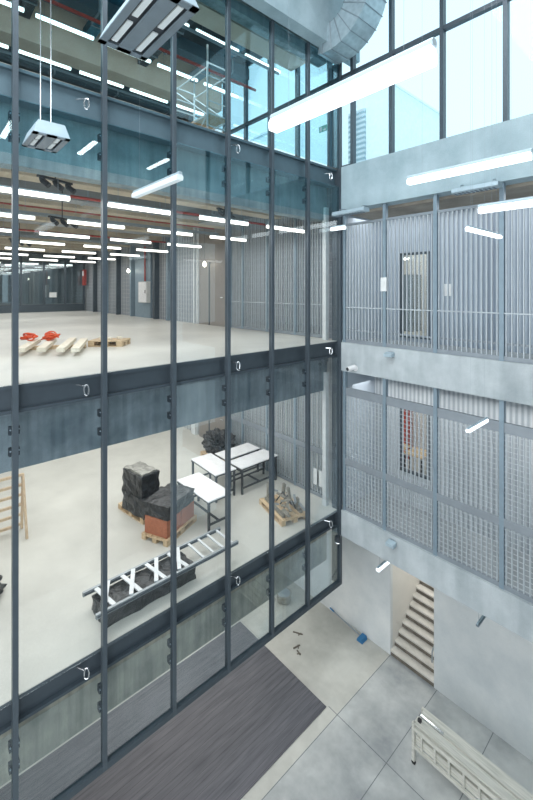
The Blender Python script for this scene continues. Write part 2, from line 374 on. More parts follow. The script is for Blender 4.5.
struct(trim_name(), MB().box(-.46, -.34, -.15, -.03, L2, 2.2), M['white_post'])
struct(trim_name(), MB().box(-.46, -.34, -.15, -.03, L1, -2.2), M['white_post'])

# ------------------------------------------------------------------ sky-side windows above the galleries (y = 0)
XM = [-7.6, -6.4, -5.2, -4.0, -2.8, -1.6, -.4, .36, 1.46, 2.67, 3.89, 5.1, 6.3]
for x in XM:
    struct(trim_name(), MB().box(x-.04, x+.04, .02, .16, 3.2, 8.8), M['mull'])
for a, b in zip(XM[:-1], XM[1:]):
    struct(trim_name(), MB().box(a+.04, b-.04, .03, .15, 5.52, 5.61), M['mull'])
    for z0, z1 in ((3.2, 5.52), (5.61, 8.8)):
        struct(win_name(), MB().box(a+.04, b-.04, .085, .095, z0, z1), M['glass_sky'])
struct(trim_name(), MB().box(-7.6, .36, .02, .16, 3.16, 3.24), M['mull'])
# building outside
nb = thing('neighbouring_building', 'pale neighbouring building with a grey louvred strip outside the upper windows', 'building', (-1.0, 9, G))
MB().box(-14, -3.05, 0, 6, 0, 20.4).build('wall', M['cladwhite'], nb)
MB().box(-5.3, -4.3, -.12, 0, 9, 19.5).build('cladding', M['clad'], nb)
MB().box(-14, -3.0, -.1, 6, 20.4, 20.5).build('roof_edge', M['cladwhite'], nb)

# ------------------------------------------------------------------ slat screens of the galleries
XP = [.06, 1.24, 2.48, 3.78, 5.02]
def slat_screen(x0, x1, y, z0, z1, kind, label, ztop, group):
    t = thing('slat_screen', label, 'screen', ((x0+x1)/2, y, z0), 0, group); w = x1-x0; h = z1-z0; hw = w/2
    s = MB(); n = max(2, round(w/.1))
    for k in range(n):
        x = -hw + .06 + (k+.5)*(w-.06)/n; s.box(x-.0095, x+.0095, -.02, .02, .08, h-.06)
    s.build('slats', M['slat'], t)
    MB().box(-hw, hw, -.03, .03, 0, .09).build('bottom_rail', M['slat_rail'], t)
    if kind == 'mesh':
        MB().box(-hw, hw, -.03, .03, h-.2, h).build('top_rail', M['slat_rail'], t)
        MB().box(-hw+.08, hw, -.05, -.036, 1.2, 1.36).build('middle_strip', M['slat_rail'], t)  # band of an assumed reflection, built as a solid strip before the slats
        g = MB(); z = .15
        while z < h-.22: g.box(-hw+.001, hw-.001, -.034, -.021, z, z+.0065); z += .1
        g.build('mesh_rods', M['slat'], t)
    else:
        MB().box(-hw, hw, -.02, .02, h-.06, h).build('top_rail', M['slat_rail'], t)
        MB().box(-hw, hw, -.035, -.022, .9, .925).build('middle_strip', M['slat'], t)
        MB().box(-hw, hw, .022, .05, .3, .34).build('lower_rail', M['slat_rail'], t)
    p = MB().box(-hw, -hw+.08, -.05, .06, -.0, ztop-z0)
    p.build('post', M['post'], t)
    return t
for i in range(4):
    slat_screen(XP[i], XP[i+1], .1, -1.36, 1.72, 'slat', 'tall open vertical slat screen of the upper gallery, %s bay from the corner' % ORD[i], 2.06, 'gallery slat screens')
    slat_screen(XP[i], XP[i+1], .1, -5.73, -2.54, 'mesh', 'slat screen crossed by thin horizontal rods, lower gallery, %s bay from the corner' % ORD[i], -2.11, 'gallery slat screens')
XR = [-.5, -1.74, -2.98, -4.22, -4.9]
for i in range(4):
    slat_screen(XR[i+1], XR[i], .12, L2+.01, 2.45, 'slat', 'grey slat screen along the end wall inside the middle glazed room, %s from the corner' % ORD[i], 2.5, 'slat screens inside the glazed rooms')
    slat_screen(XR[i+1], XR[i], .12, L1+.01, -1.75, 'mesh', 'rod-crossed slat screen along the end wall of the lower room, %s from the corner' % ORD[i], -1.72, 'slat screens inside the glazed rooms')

# ------------------------------------------------------------------ linear lights
def hexa(w, h): return [(-w*.3, h), (w*.3, h), (w*.5, h*.62), (w*.42, 0), (-w*.42, 0), (-w*.5, h*.62)]
def linear_light(name, label, loc, axis, length, w, h, wire, mat='light', group=None, wires=True, wr=.004):
    """loc is the middle of the underside; wire = length of the suspension"""
    t = thing(name, label, 'light', loc, 0, group); L = length/2
    MB().prism([(p*.55, q+h) for p, q in hexa(w, h*.45)], axis, -L, L).build('housing', M['fix_light'], t)
    MB().prism(hexa(w, h), axis, -L+.01, L-.01).build('diffuser', M[mat], t)
    if wires:
        for sgn in (-1, 1):
            d = sgn*L*.72; p = (d, 0) if axis == 'x' else (0, d)
            MB().tube([(p[0], p[1], h*1.4), (p[0], p[1], wire)], wr, 5).build('wire', M['galv'], t)
    return t
# middle room: rows parallel to the glass
rows = [-1.2, -3.8, -6.5, -9.1, -11.9, -14.9, -17.9]; cents = [-.78, -2.82, -4.87, -6.95]
proto = None
for k, x in enumerate(rows):
    for j, y in enumerate(cents):
        lab = 'middle room tube light, %s row from the glass, %s from the slat wall' % (ORD[k], ORD[j])
        if proto is None: proto = linear_light('pendant_light', lab, (x, y, 1.61), 'y', 1.4, .085, .075, 1.13, group='tube lights of the middle room')
        else: dup(proto, (x, y, 1.60), None, lab)
for k, x in enumerate((-21.9, -24.5)):
    for j, y in enumerate((-.9, -2.9, -4.9, -6.9)):
        dup(proto, (x, y, 1.60), None, 'tube light beyond the far partition, %s row behind it, %s from end wall' % (ORD[k], ORD[j]), 'tube lights beyond the partition')
for k, x in enumerate((-2.5, -4.65, -6.65)):
    for j, y in enumerate((-.45, -2.1, -3.72, -5.36, -7.0)):
        dup(proto, (x, y, 6.75), None, 'top storey tube light, %s row from the glass, %s from the sky windows' % (ORD[k], ORD[j]), 'tube lights of the top storey')
# lamp reflections of an unbuilt near window, built as glowing hanging bars
ROOF = 8.6
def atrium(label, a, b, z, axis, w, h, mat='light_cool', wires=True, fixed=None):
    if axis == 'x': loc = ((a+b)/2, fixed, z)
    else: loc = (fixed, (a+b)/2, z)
    return linear_light('pendant_light', label, loc, axis, abs(b-a), w, h, ROOF-z, mat, 'reflected bar lights in the atrium', wires, .0012)
atrium('reflection of a large bar light, built as a bright bar before the sky windows', 3.78, 5.33, 1.475, 'x', .12, .11, fixed=-5.9)
atrium('reflected bar light, built as a bright bar before the concrete band under the sky windows', 3.83, 5.25, 1.39, 'x', .09, .08, fixed=-3.5)
atrium('reflected short bar light, built at the picture edge before the upper gallery screen', 4.6, 5.7, .94, 'x', .08, .075, fixed=-3.2)
atrium('reflected dim bar light, built hanging before the upper part of the glass wall', .50, 1.92, 1.43, 'x', .10, .075, 'dim_refl', fixed=-5.8)
linear_light('pendant_light', 'reflected small bar, built slanting before the upper gallery screen, below the bright bars', (4.09, -1.54, .88), 'y', 1.4, .07, .06, ROOF-.88, 'light_cool', 'lights in the galleries', wr=.0012)  # a reflected light, built as a solid glowing bar
linear_light('pendant_light', 'lit bar light hanging just before the top rail of the lower gallery screen', (3.66, -.68, -2.5), 'y', .9, .07, .06, ROOF+2.5, 'light_cool', 'lights in the galleries', wr=.0012)
linear_light('pendant_light', 'lit bar light hanging under the gallery beside the stair opening', (1.1, .42, -6.82), 'y', .75, .09, .08, .42, 'light_cool', 'lights under the lower gallery')
linear_light('pendant_light', 'unlit grey bar light hanging under the gallery before the blank white wall', (3.34, .45, -6.82), 'y', .6, .06, .05, .42, 'fix', 'lights under the lower gallery')
linear_light('pendant_light', 'short lit bar light on the glass wall side of the upper gallery corner', (.18, -.3, 1.52), 'x', .45, .1, .08, 2.2, 'light_cool', 'lights in the galleries', wires=False)
# the photographer's side of the atrium: ceiling lights that mirror in the tall glass wall
for k, y in enumerate((-1.84, -4.23, -6.35)):
    linear_light('pendant_light', 'lit bar light on the near side, mirrored in the glass wall, %s of three' % ORD[k], (6.55, y, 4.4), 'x', 1.45, .16, .06, 4.15, 'light_far', 'lights mirrored in the glass wall', wr=.002)

for k, (x, y, z) in enumerate(((.3, 3.4, 1.25), (.0, 2.7, .9), (-.3, 3.9, 1.6))):
    linear_light('pendant_light', 'small lit tube seen through the upper gallery window, %s from the top' % ORD[(1, 2, 0)[k]], (x, y, z), 'x', .9, .08, .06, 2.6-z, 'light', 'tubes in the room behind the gallery')
for k, x in enumerate((-.25, .45)):
    t = thing('work_desk', 'light wooden desk seen through the lower gallery window, %s one' % ('red cupboard side' if k == 0 else 'clear side'), 'desk', (x, 3.3, -5.75), 0, 'desks behind the lower gallery')
    MB().box(-.3,.3,-.35,.35,.72,.75).build('desktop', M['pine'], t)
    for sx in (-1, 1):
        for sy in (-1, 1): MB().box(sx*.27-.02,sx*.27+.02,sy*.31-.02,sy*.31+.02,0,.72).build('leg', M['black'], t)
t = thing('red_cupboard', 'small red cupboard seen through the lower gallery window', 'cupboard', (-.75, 4.3, -5.75))
MB().box(-.35,.35,-.25,.25,0,1.7).build('body', M['red'], t); MB().box(-.33,-.01,-.27,-.25,.03,1.67).box(.01,.33,-.27,-.25,.03,1.67).build('door', M['orange'], t)
t = thing('tall_cabinet', 'dark tall cabinet seen through the upper gallery window', 'cabinet', (-.6, 4.3, -1.38))
MB().box(-.5,.5,-.28,.28,0,1.9).build('body', M['ductmid'], t); MB().box(-.48,-.01,-.3,-.28,.03,1.87).box(.01,.48,-.3,-.28,.03,1.87).build('door', M['galv'], t)

# box-section pendants with ribbed housings
def trough(label, loc, length, arm):
    t = thing('pendant_fixture', label, 'light', loc, 0, 'blue-grey trough fixtures'); L = length/2
    MB().prism([(-.1, .1), (.1, .1), (.13, .02), (.1, 0), (-.1, 0), (-.13, .02)], 'x', -L, L).build('housing', M['fix_light'], t)
    g = MB(); n = int(length/.08)
    for k in range(n): g.box(-L+.03+k*.08, -L+.055+k*.08, -.09, .09, -.012, .002)
    g.build('louvre', M['fix'], t)
    for s in (-1, 1): MB().tube([(s*L*.7, 0, .1), (s*L*.7, .02, .17), (s*L*.7, arm, .2)], .008, 5).build('wall_arm', M['galv'], t)
    return t
trough('reflected blue-grey trough fixture, built across the inner corner beside the glass wall', (.55, -.3, 1.87), .95, .33)  # a reflected fixture, built solid in front of the corner
trough('blue-grey trough fixture above the upper gallery screen, under the concrete band', (3.43, -.14, 1.94), .86, .16)

# reflected twin-slot fixtures, built as solid hanging boxes (grey, two recessed strips)
def twin_slot(label, loc, L, W, H, wire, rz=0):
    t = thing('pendant_fixture', label, 'light', loc, rz, 'reflected grey twin-slot fixtures')
    x, y = L/2, W/2; r = .72
    # tapered housing, open below
    vs = [(-x,-y,0),(x,-y,0),(x,y,0),(-x,y,0),(-x*.94,-y*r,H),(x*.94,-y*r,H),(x*.94,y*r,H),(-x*.94,y*r,H)]
    hb = MB(); hb._add(vs, [(0,1,5,4),(1,2,6,5),(2,3,7,6),(3,0,4,7),(4,5,6,7)]); hb.build('housing', M['fix_light'], t)
    e = .035*W/.5
    pl = MB().box(-x,x,-y,-y+e*2,-.012,.004).box(-x,x,y-e*2,y,-.012,.004).box(-x,x,-e*2,e*2,-.012,.004).box(-x,-x+e*2,-y,y,-.012,.004).box(x-e*2,x,-y,y,-.012,.004)
    pl.build('bottom_plate', M['fix'], t)
    for s in (-1, 1):
        yc = s*(y/2)
        MB().box(-x+e*2, x-e*2, yc-y*.36, yc+y*.36, .03, .045).build('recess', M['fix_dark'], t)
        for q in (-1, 1):
            p = MB().box(q*x*.45-x*.36, q*x*.45+x*.36, yc-y*.11, yc+y*.11, .008, .026)
            p.build('diffuser', M['panel_dim'], t)
    for sx in (-1, 1):
        MB().tube([(sx*x*.8, 0, H), (sx*x*.8, 0, wire)], .006, 5).build('wire', M['chrome'], t)
    return t
twin_slot('reflected small grey twin-slot fixture, built hanging on two wires before the upper glass wall', (1.0, -7.16, 1.83), .62, .40, .16, ROOF-1.83)
twin_slot('reflected large grey twin-slot fixture, built hanging at the top edge of the view', (2.15, -6.39, 3.05), 1.32, .62, .2, ROOF-3.05)
for y in (-7.12, -6.39, -5.9, -5.8, -3.5):
    struct('roof_beam', MB().box(.4, 9, y-.08, y+.08, ROOF, ROOF+.25), M['steel_top'])

# ------------------------------------------------------------------ middle room: ceiling services
for x in (-2.5, -5.15, -7.8, -10.5, -13.4, -16.4, -19.4):
    struct('ceiling_beam', MB().box(x-.22, x+.22, YS, .24, 2.2, L3-.36), M['beamc'])
for k, (x, z) in enumerate(((-1.75, 2.3), (-3.1, 2.1), (-6.0, 2.3), (-9.6, 2.1))):
    tag(MB().tube([(x, YS, z), (x, .2, z)], .035, 8).build('ceiling_pipe', M['red']), 'red sprinkler pipe under the middle room ceiling, %s from the glass' % ORD[k], 'pipe', 'red sprinkler pipes')
for k, (x, z, w, h) in enumerate(((-4.4, 2.25, .5, .3), (-8.7, 2.25, .6, .3), (-12.6, 2.25, .6, .3))):
    t = thing('ceiling_duct', 'grey sheet metal duct under the middle room ceiling, %s from the glass' % ORD[k], 'duct', (x, 0, z), 0, 'grey ceiling ducts')
    MB().box(-w/2, w/2, YS+.05, .15, 0, h).build('duct_body', M['ductmid'], t)
    for y in range(-9, 0, 2): MB().box(-w/2-.025, w/2+.025, y, y+.04, -.02, h+.02).build('flange', M['galv'], t)
for k, x in enumerate((-.95, -5.7, -11.0)):
    t = thing('ceiling_cable_tray', 'wire cable tray under the middle room ceiling, %s from the glass' % ORD[k], 'cable tray', (x, -4.8, 2.02), 0, 'ceiling cable trays')
    MB().box(-.1,-.09,-4.9,4.9,0,.07).box(.09,.1,-4.9,4.9,0,.07).build('side_rail', M['galv'], t)
    s = MB()
    for q in range(40): s.box(-.1,.1,-4.85+q*.245,-4.83+q*.245,0,.012)
    s.build('rungs', M['galv'], t)
    MB().tube([(-.03,-4.9,.03),(-.03,4.9,.03)],.022,6).build('cable', M['rust'], t)
def spots(label, x, y, z):
    t = thing('ceiling_spot_cluster', label, 'spotlight', (x, y, z), .4, 'black ceiling spot clusters')
    MB().box(-.04,.04,-.35,.35,.1,.14).build('bar', M['black'], t)
    for s in (-1, 0, 1): MB().tube([(0, s*.27, .1), (.02, s*.27, .04), (.12, s*.27+.05, -.05)], .055, 8).build('spot_head', M['black'], t)
    MB().tube([(0,0,.14),(0,0,2.72-z)],.012,6).build('stem', M['black'], t)
spots('black spot cluster near the ceiling behind the first tube light row', -1.75, -6.35, 1.95)
spots('black spot cluster hanging over the middle of the middle room', -4.1, -5.6, 1.62)
spots('black spot cluster hanging low over the far half of the middle room', -9.6, -5.5, 1.62)
spots('black spot cluster near the slat wall, high in the middle room', -2.2, -2.1, 2.0)
t = thing('ceiling_diffuser', 'flat grey ventilation diffuser under the middle room ceiling', 'ventilation diffuser', (-3.3, -1.6, 1.95))
MB().box(-.3,.3,-.45,.45,0,.04).build('plate', M['ductmid'], t); MB().box(-.2,.2,-.3,.3,.04,.25).build('plenum', M['galv'], t); MB().box(-.1,.1,-.1,.1,.25,.8).build('neck', M['galv'], t)

# middle room: end wall (y = 0.24) furniture
def door(label_n, x0, x1, y, z0, z1, mat, panel_to=None):
    d = struct(label_n, MB().box(x0, x1, y-.04, y, z0, z1), M[mat])
    MB().box(x0-.05, x0, y-.06, y, z0, z1+.05).box(x1, x1+.05, y-.06, y, z0, z1+.05).build('door_frame', M['steel'], d)
    MB().tube([(x1-.15, y-.04, z0+1.05), (x1-.15, y-.09, z0+1.05), (x1-.28, y-.09, z0+1.05)], .014, 6).build('handle', M['chrome'], d)
    return d
struct('wall_panel', MB().box(-7.0, -4.96, .16, .238, L2, 2.75), M['taupe'])
door('door_1', -6.2, -5.15, .155, L2, 1.0, 'taupe')
struct('wall_panel', MB().box(-7.0, -4.96, .16, .238, L1, -1.7), M['taupe'])
door('door_2', -6.2, -5.15, .155, L1, -3.5, 'taupe')
struct('wall_panel', MB().box(-7.5, -7.2, .1, .238, L1, -1.7), M['white_post'])
for k, x in enumerate((-7.05, -7.3)):
    struct(trim_name(), MB().box(x-.03, x+.03, .08, .16, L2, 2.6), M['white_post'])
for k, x in enumerate((-9.4, -10.6, -13.2, -15.0, -16.8, -18.6)):
    struct(trim_name(), MB().box(x-.07, x+.07, .02, .24, L2, 2.6), M['steel'] if k % 2 else M['post'])
struct('wall_panel', MB().box(-12.9, -11.2, .14, .238, L2, 1.9), M['post'])
cb = thing('wall_cabinet', 'white electrical cabinet on the end wall of the middle room below a red pipe', 'cabinet', (-11.65, .14, -.6))
MB().box(-.45,.45,-.18,0,0,1.0).build('body', M['plain'], cb); cd_ = MB().box(-.42,.42,-.2,-.18,.03,.97).build('door', M['white'], cb); MB().box(.3,.34,-.22,-.2,.45,.6).build('handle', M['black'], cd_)
tag(MB().tube([(-11.65,.08,.42),(-11.65,.08,2.4)],.04,8).build('wall_pipe', M['red']), 'vertical red pipe rising above the white cabinet on the end wall', 'pipe')
for lab, x, y in (('lit bare bulb hanging before the taupe door panel', -6.2, -.12), ('lit bare bulb hanging farther along the end wall, beyond the white cabinet', -13.1, -.12)):
    t = thing('hanging_bulb', lab, 'light bulb', (x, y, .96), 0, 'bare hanging bulbs')
    MB().lathe([(.01,-.1),(.06,-.06),(.075,0),(.05,.07),(.025,.11)],10).build('bulb', M['bulb'], t, smooth=True)
    MB().tube([(0,0,.11),(0,0,1.8)],.006,5).build('cord', M['black'], t)
# partition of dark glass at the far side of the middle room
XQ = -20.6
for k, y in enumerate((0.1, -1.0, -2.2, -3.4, -4.6, -5.8, -7.0, -8.2)):
    struct(trim_name(), MB().box(XQ-.06, XQ+.06, y-.05, y+.05, L2, 2.2), M['steel'])
    if k < 7: struct(win_name(), MB().box(XQ-.01, XQ+.01, y-1.15, y-.05, L2+.5, 2.2), M['glass_part'])
struct('baseboard_far', MB().box(XQ-.05, XQ+.05, -9.8, .1, L2, L2+.45), M['steel'])
struct('wall_far', MB().box(XQ-3.0, XQ-2.9, -3.0, .2, L2, 2.2), M['far_wall'])
tag(MB().box(XQ+.02, XQ+.03, -1.9, -1.5, -.45,-.15).build('paper_sign', M['paper']), 'white paper notice stuck on the far glazed partition', 'notice')
t = thing('fire_extinguisher', 'small red fire extinguisher cabinet at the far end of the middle room', 'fire extinguisher', (-20.2, .1, .3))
MB().box(-.16,.16,-.16,.0,0,1.0).build('body', M['red'], t); MB().box(-.12,.12,-.17,-.16,.6,.9).build('sign', M['white'], t)
sh = thing('storage_shelf', 'dark metal shelving with pale boxes behind the far glazed partition', 'shelf', (-24.5, -5.4, L2))
for y in (-2.2, -1.1, 0, 1.1, 2.2): MB().box(-.3,-.25,y-.03,y+.03,0,2.1).box(.25,.3,y-.03,y+.03,0,2.1).build('upright', M['black'], sh)
for z in (.5, 1.05, 1.6): MB().box(-.3,.3,-2.2,2.2,z,z+.04).build('shelf_board', M['galv'], sh)
for i in range(6):
    for z in (.54, 1.09):
        tag(MB().box(-24.72,-24.28,-7.27+i*.55-.2+(i//2)*.02,-7.27+i*.55+.2+(i//2)*.02,L2+z+.004,L2+z+.3).build('storage_box', M['plain'], bevel=.02), 'pale box on the %s shelf behind the partition, %s along it' % ('lower' if z < 1 else 'upper', ORD[i]), 'box', 'boxes on the far shelving')

# middle room: things on the floor
def pallet(label, loc, rz, L=1.2, W=.8, H=.14, group='wooden pallets', mat='pine'):
    t = thing('wooden_pallet', label, 'pallet', loc, rz, group)
    d = MB(); n = 5
    for k in range(n):
        y = -W/2 + k*(W-.13)/(n-1); d.box(-L/2, L/2, y, y+.13, H-.022, H)
    for x in (-L/2, -.07, L/2-.14): d.box(x, x+.14, -W/2, W/2, H-.044, H-.022)
    d.build('deck', M[mat], t)
    for x in (-L/2, -.07, L/2-.14):
        for y in (-W/2, -.06, W/2-.12): MB().box(x, x+.14, y, y+.12, .022, H-.044).build('block', M[mat], t)
    for y in (-W/2, -.06, W/2-.12): MB().box(-L/2, L/2, y, y+.12, 0, .022).build('runner', M[mat], t)
    return t
ends = [((-2.72,-6.74),(-4.3,-6.09)), ((-2.52,-6.42),(-4.1,-5.8)), ((-2.22,-6.14),(-3.95,-5.4)), ((-2.02,-5.92),(-3.62,-5.24))]
tag(MB().bar((-3.75,-6.62,L2+.04),(-3.12,-5.36,L2+.04),.12,.08).build('timber', M['pine']), 'darker timber lying crosswise under the pale timbers on the middle room floor', 'timber', 'timbers on the middle room floor')
for k, (a, b) in enumerate(ends):
    tag(MB().bar((a[0],a[1],L2+.125),(b[0],b[1],L2+.125),.16,.085).build('timber', M['cream'], bevel=.006), 'pale timber beam lying on the middle room floor, %s from the left' % ORD[k], 'timber', 'timbers on the middle room floor')
for k, (x, y, r) in enumerate(((-4.05,-6.36,.12),(-3.78,-5.97,.14))):
    g = MB(); rr = random.Random(k+2)
    for q in range(14):
        a0, tl, R0 = rr.uniform(0, 6), rr.uniform(-.6,.6), r*rr.uniform(.5,1)
        ox, oy, oz = rr.uniform(-.12,.12), rr.uniform(-.12,.12), rr.uniform(.05,.13)
        g.tube([(ox+R0*math.cos(w_), oy+R0*.8*math.sin(w_), max(.03, oz+R0*tl*math.sin(w_+a0))) for w_ in [2*PI*i_/14 for i_ in range(14)]], .016, 5, True)
    tag(g.build('strap_bundle', M['orange'], loc=(x, y, L2+.16)), 'tangle of orange straps on the pale timbers, %s' % ('the one at the outer timber' if k == 0 else 'the one nearer the pallet'), 'straps', 'orange strap bundles')
pallet('wooden pallet standing by the loose timbers on the middle room floor', (-3.2, -4.78, L2), math.radians(48), .8, .58)
for k, (x, y) in enumerate(((-3.34,-4.92),(-3.16,-4.82),(-3.12,-4.58))):
    tag(MB().box(x-.06,x+.06,y-.05,y+.05,L2+.142,L2+.2).build('wood_offcut', M['cream'], bevel=.006), 'pale wood offcut lying on the pallet in the middle room, %s one' % ORD[k], 'offcut', 'offcuts on the pallet')

# ------------------------------------------------------------------ lower room
def table(label, x, y, L, W, rz):
    t = thing('work_table', label, 'table', (x, y, L1), math.radians(rz), 'white work tables')
    MB().box(-L/2, L/2, -W/2, W/2, .725, .755).build('tabletop', M['white'], t, bevel=.004)
    fr = MB().box(-L/2+.02,L/2-.02,-W/2+.02,-W/2+.06,.68,.725).box(-L/2+.02,L/2-.02,W/2-.06,W/2-.02,.68,.725).box(-L/2+.02,-L/2+.06,-W/2,W/2,.68,.725).box(L/2-.06,L/2-.02,-W/2,W/2,.68,.725)
    fr.build('frame', M['black'], t)
    for sx in (-1, 1):
        for sy in (-1, 1):
            px, py = sx*(L/2-.045), sy*(W/2-.045); MB().box(px-.025,px+.025,py-.025,py+.025,0,.7).build('leg', M['black'], t)
        px = sx*(L/2-.045); MB().box(px-.02,px+.02,-W/2+.05,W/2-.05,.15,.19).build('stretcher', M['black'], t)
    MB().box(-L/2+.05,L/2-.05,-.02,.02,.15,.19).build('stretcher', M['black'], t)
table('white topped black framed table standing apart, beside the terracotta boxes', -2.16, -2.80, 1.48, .68, 0)
table('white topped black framed table in the middle, between the single table and the pair behind', -3.1, -1.86, 1.38, .68, -3)
table('white topped black framed table standing nearest the glass in the back pair', -2.6, -.76, .64, 1.38, 0)
table('white topped black framed table at the rear of the back pair, by the black heap', -3.36, -.76, .6, 1.3, 0)
# pallet with terracotta boxes
pr = math.radians(113.5)
pallet('wooden pallet under the terracotta boxes', (-2.185, -3.72, L1), pr, 1.15, .74)
bx, by = math.cos(pr), math.sin(pr)
for k, s in enumerate((-1, 1)):
    cx, cy = -2.185+bx*.27*s, -3.72+by*.27*s
    o = MB().box(-.255,.255,-.32,.32,0,.40).build('terracotta_box', M['brick'], bevel=.01); o.location = (cx, cy, L1+.142); o.rotation_euler = (0,0,pr)
    tag(o, 'terracotta coloured box under black sheeting, at the %s end of its pallet' % ('near glass' if k == 0 else 'table'), 'box', 'terracotta boxes')
o = crumple_box(-.54,.47,-.36,.35,0,.30,4,.025).build('black_sheeting', M['wrap']); o.location = (-2.185,-3.72,L1+.56); o.rotation_euler = (0,0,pr)
tag(o, 'black plastic sheeting draped over the terracotta boxes', 'plastic sheeting')
pallet('wooden pallet under the tall black wrapped stack', (-3.42, -3.82, L1), math.radians(8), 1.15, .78)
t = thing('wrapped_stack', 'tall stack wrapped in black plastic standing on a pallet', 'wrapped goods', (-3.25, -3.86, L1+.142), math.radians(10))
crumple_box(-.46,.46,-.36,.36,0,.46,11,.05,9).build('lower_wrap', M['wrap'], t)
crumple_box(-.5,.34,-.33,.18,.40,.99,21,.035,9).build('upper_wrap', M['wrap'], t)
crumple_box(-.46,.3,-.29,.15,.965,1.03,31,.045,8).build('top_sheet', M['wrap_grey'], t)
# pallet with black heap
pallet('wooden pallet under the heap of black plastic by the end wall', (-4.72, -.48, L1), math.radians(-8), 1.25, .85)
tag(heap(.66,.40,.82,8,5,.5,2.6).build('plastic_heap', M['wrap'], loc=(-4.72,-.48,L1+.142)), 'crumpled heap of black plastic on a pallet behind the tables', 'plastic')
# pallet with dismantled steel parts
mr = math.radians(-14)
pallet('wooden pallet under the dismantled steel parts', (-.95, -1.13, L1), mr, 1.2, .8)
t = thing('steel_parts', 'tangle of worn steel brackets and posts on a pallet near the glass', 'machine parts', (-.95, -1.13, L1+.142), mr)
MB().bar((-.5,-.25,.03),(.5,-.28,.03),.08,.06).bar((-.5,.25,.03),(.52,.22,.03),.08,.06).build('base_rail', M['rust'], t)
for p, q in (((-.46,-.2,.05),(-.48,-.18,.44)), ((-.36,.2,.05),(-.33,.22,.38)), ((.38,.2,.05),(.40,.18,.34)), ((-.05,.24,.05),(-.1,.2,.38))): MB().bar(p, q, .06, .09).build('upright', M['rust'], t)
rnd = random.Random(5)
for k in range(13):
    a = Vector((rnd.uniform(-.45,.45), rnd.uniform(-.28,.28), .09+.02*k)); th = rnd.uniform(-.5,.6); l = rnd.uniform(.2,.36)
    b = a + Vector((math.cos(th)*l, math.sin(th)*l, rnd.uniform(-.12,.12))); b.z = max(b.z, .12); a.z = max(a.z, .12)
    MB().bar(a, b, .06, .035).build('bracket', M['rust'] if k % 3 else M['alu'], t)
for k in range(3): MB().tube([(-.2+k*.2,-.1,.06),(-.1+k*.22,.05,.3),(.0+k*.2,.12,.08)],.02,6).build('hose', M['black'], t)
# aluminium lattice ladder on a black wrapped bundle
t = thing('lattice_ladder', 'long aluminium lattice ladder lying on a black bundle beside the glass', 'ladder', (-.62, -4.62, L1+.28))
for x in (-.36, .3):
    MB().box(x-.025,x+.025,-1.48,1.5,0,.075).build('rail', M['alu'], t)
for x in (-.36, .3): MB().box(x-.05,x+.05,-1.46,1.48,.03,.045).build('rail_lip', M['fix_dark'], t)
for k in range(4):
    y0 = -1.28+k*.48
    MB().bar((-.33,y0+.02,.06),(.27,y0+.12,.06),.075,.02).build('lattice_bar', M['alu_white'], t)
    MB().bar((-.33,y0+.24,.085),(.27,y0-.06,.085),.075,.02).build('lattice_bar', M['alu_white'], t)
for k in range(4): MB().bar((-.33,.66+k*.24,.05),(.27,.66+k*.24,.05),.045,.03).build('rung', M['alu_white'], t)
tag(crumple_box(-.95,-.36,-5.95,-4.15,L1,L1+.26,17,.04,10).build('wrapped_bundle', M['wrap']), 'low bundle wrapped in black plastic beneath the lattice ladder', 'wrapped goods')
for s in (-.98, -.3): pass
# wooden trestle rack, black bag at the edge
t = thing('wooden_rack', 'open wooden ladder-like rack standing at the picture edge of the lower room', 'rack', (-4.62, -6.36, L1))
for y in (0, -1.5):
    MB().bar((-.0,y,0),(.12,y,1.36),.06,.05,(0,1,0)).build('post', M['rackw'], t)
    MB().bar((.55,y,0),(.12,y,1.36),.06,.05,(0,1,0)).build('post', M['rackw'], t)
for k in range(6):
    z = .12+k*.245; x = .12*z/1.36
    MB().bar((x,-1.5,z),(x,0,z),.05,.06).build('rung', M['rackw'], t)
tag(heap(.3,.3,.34,14,4,.4).build('black_bag', M['wrap'], loc=(-2.55,-7.38,L1)), 'black plastic bag on the lower room floor at the picture edge', 'bag')
tag(MB().box(-.82,-.76,.05,.056,-5.42,-5.0).box(-.96,-.62,.05,.055,-5.42,-4.98).build('paper_sign', M['paper']), 'white notice hung on the slat screen low in the lower room', 'notice')

# ------------------------------------------------------------------ notices, cameras and lamps on the galleries
tag(MB().box(1.19,1.35,.04,.049,-.03,.3).build('paper_sign', M['paper']), 'white notice on the first post of the upper gallery screen', 'notice', 'notices on the gallery')
tag(MB().box(2.0,2.2,1.588,1.598,-.15,.15).build('paper_sign', M['paper']), 'white notice on the corridor wall behind the second bay of the upper gallery', 'notice', 'notices on the gallery')
cam = thing('security_camera', 'white bullet security camera with dark lens on the upper concrete band near the corner', 'camera', (.5, -.0, -1.97))
MB().tube([(0,0,0),(0,-.02,0)],.07,14).build('mount_base', M['white'], cam); MB().tube([(0,-.02,0),(0,-.08,.02)],.025,8).build('arm', M['white'], cam)
MB().tube([(.02,-.05,.04),(-.05,-.26,.0)],.06,14).build('camera_body', M['white'], cam); MB().tube([(-.05,-.255,.0),(-.055,-.275,-.003)],.045,14).build('lens', M['black'], cam)
def floodlight(label, x, y, z):
    t = thing('wall_lamp_mount', label, 'wall lamp', (x, y, z), 0, 'small grey wall lamps')
    MB().box(-.06,.06,-.03,0,-.06,.06).build('mount_plate', M['galv'], t)
    MB().prism([(-.03,.05),(-.17,.02),(-.17,-.05),(-.03,-.04)],'x',-.1,.1).build('lamp_body', M['fix_light'], t)
    MB().box(-.08,.08,-.16,-.05,-.056,-.05).build('lens', M['fix_dark'], t)
floodlight('small grey lamp fixed at the top of the upper concrete band', 1.5, 0, -1.5)
floodlight('small grey lamp fixed on the lower concrete band above the stair', 1.55, 0, -5.87)
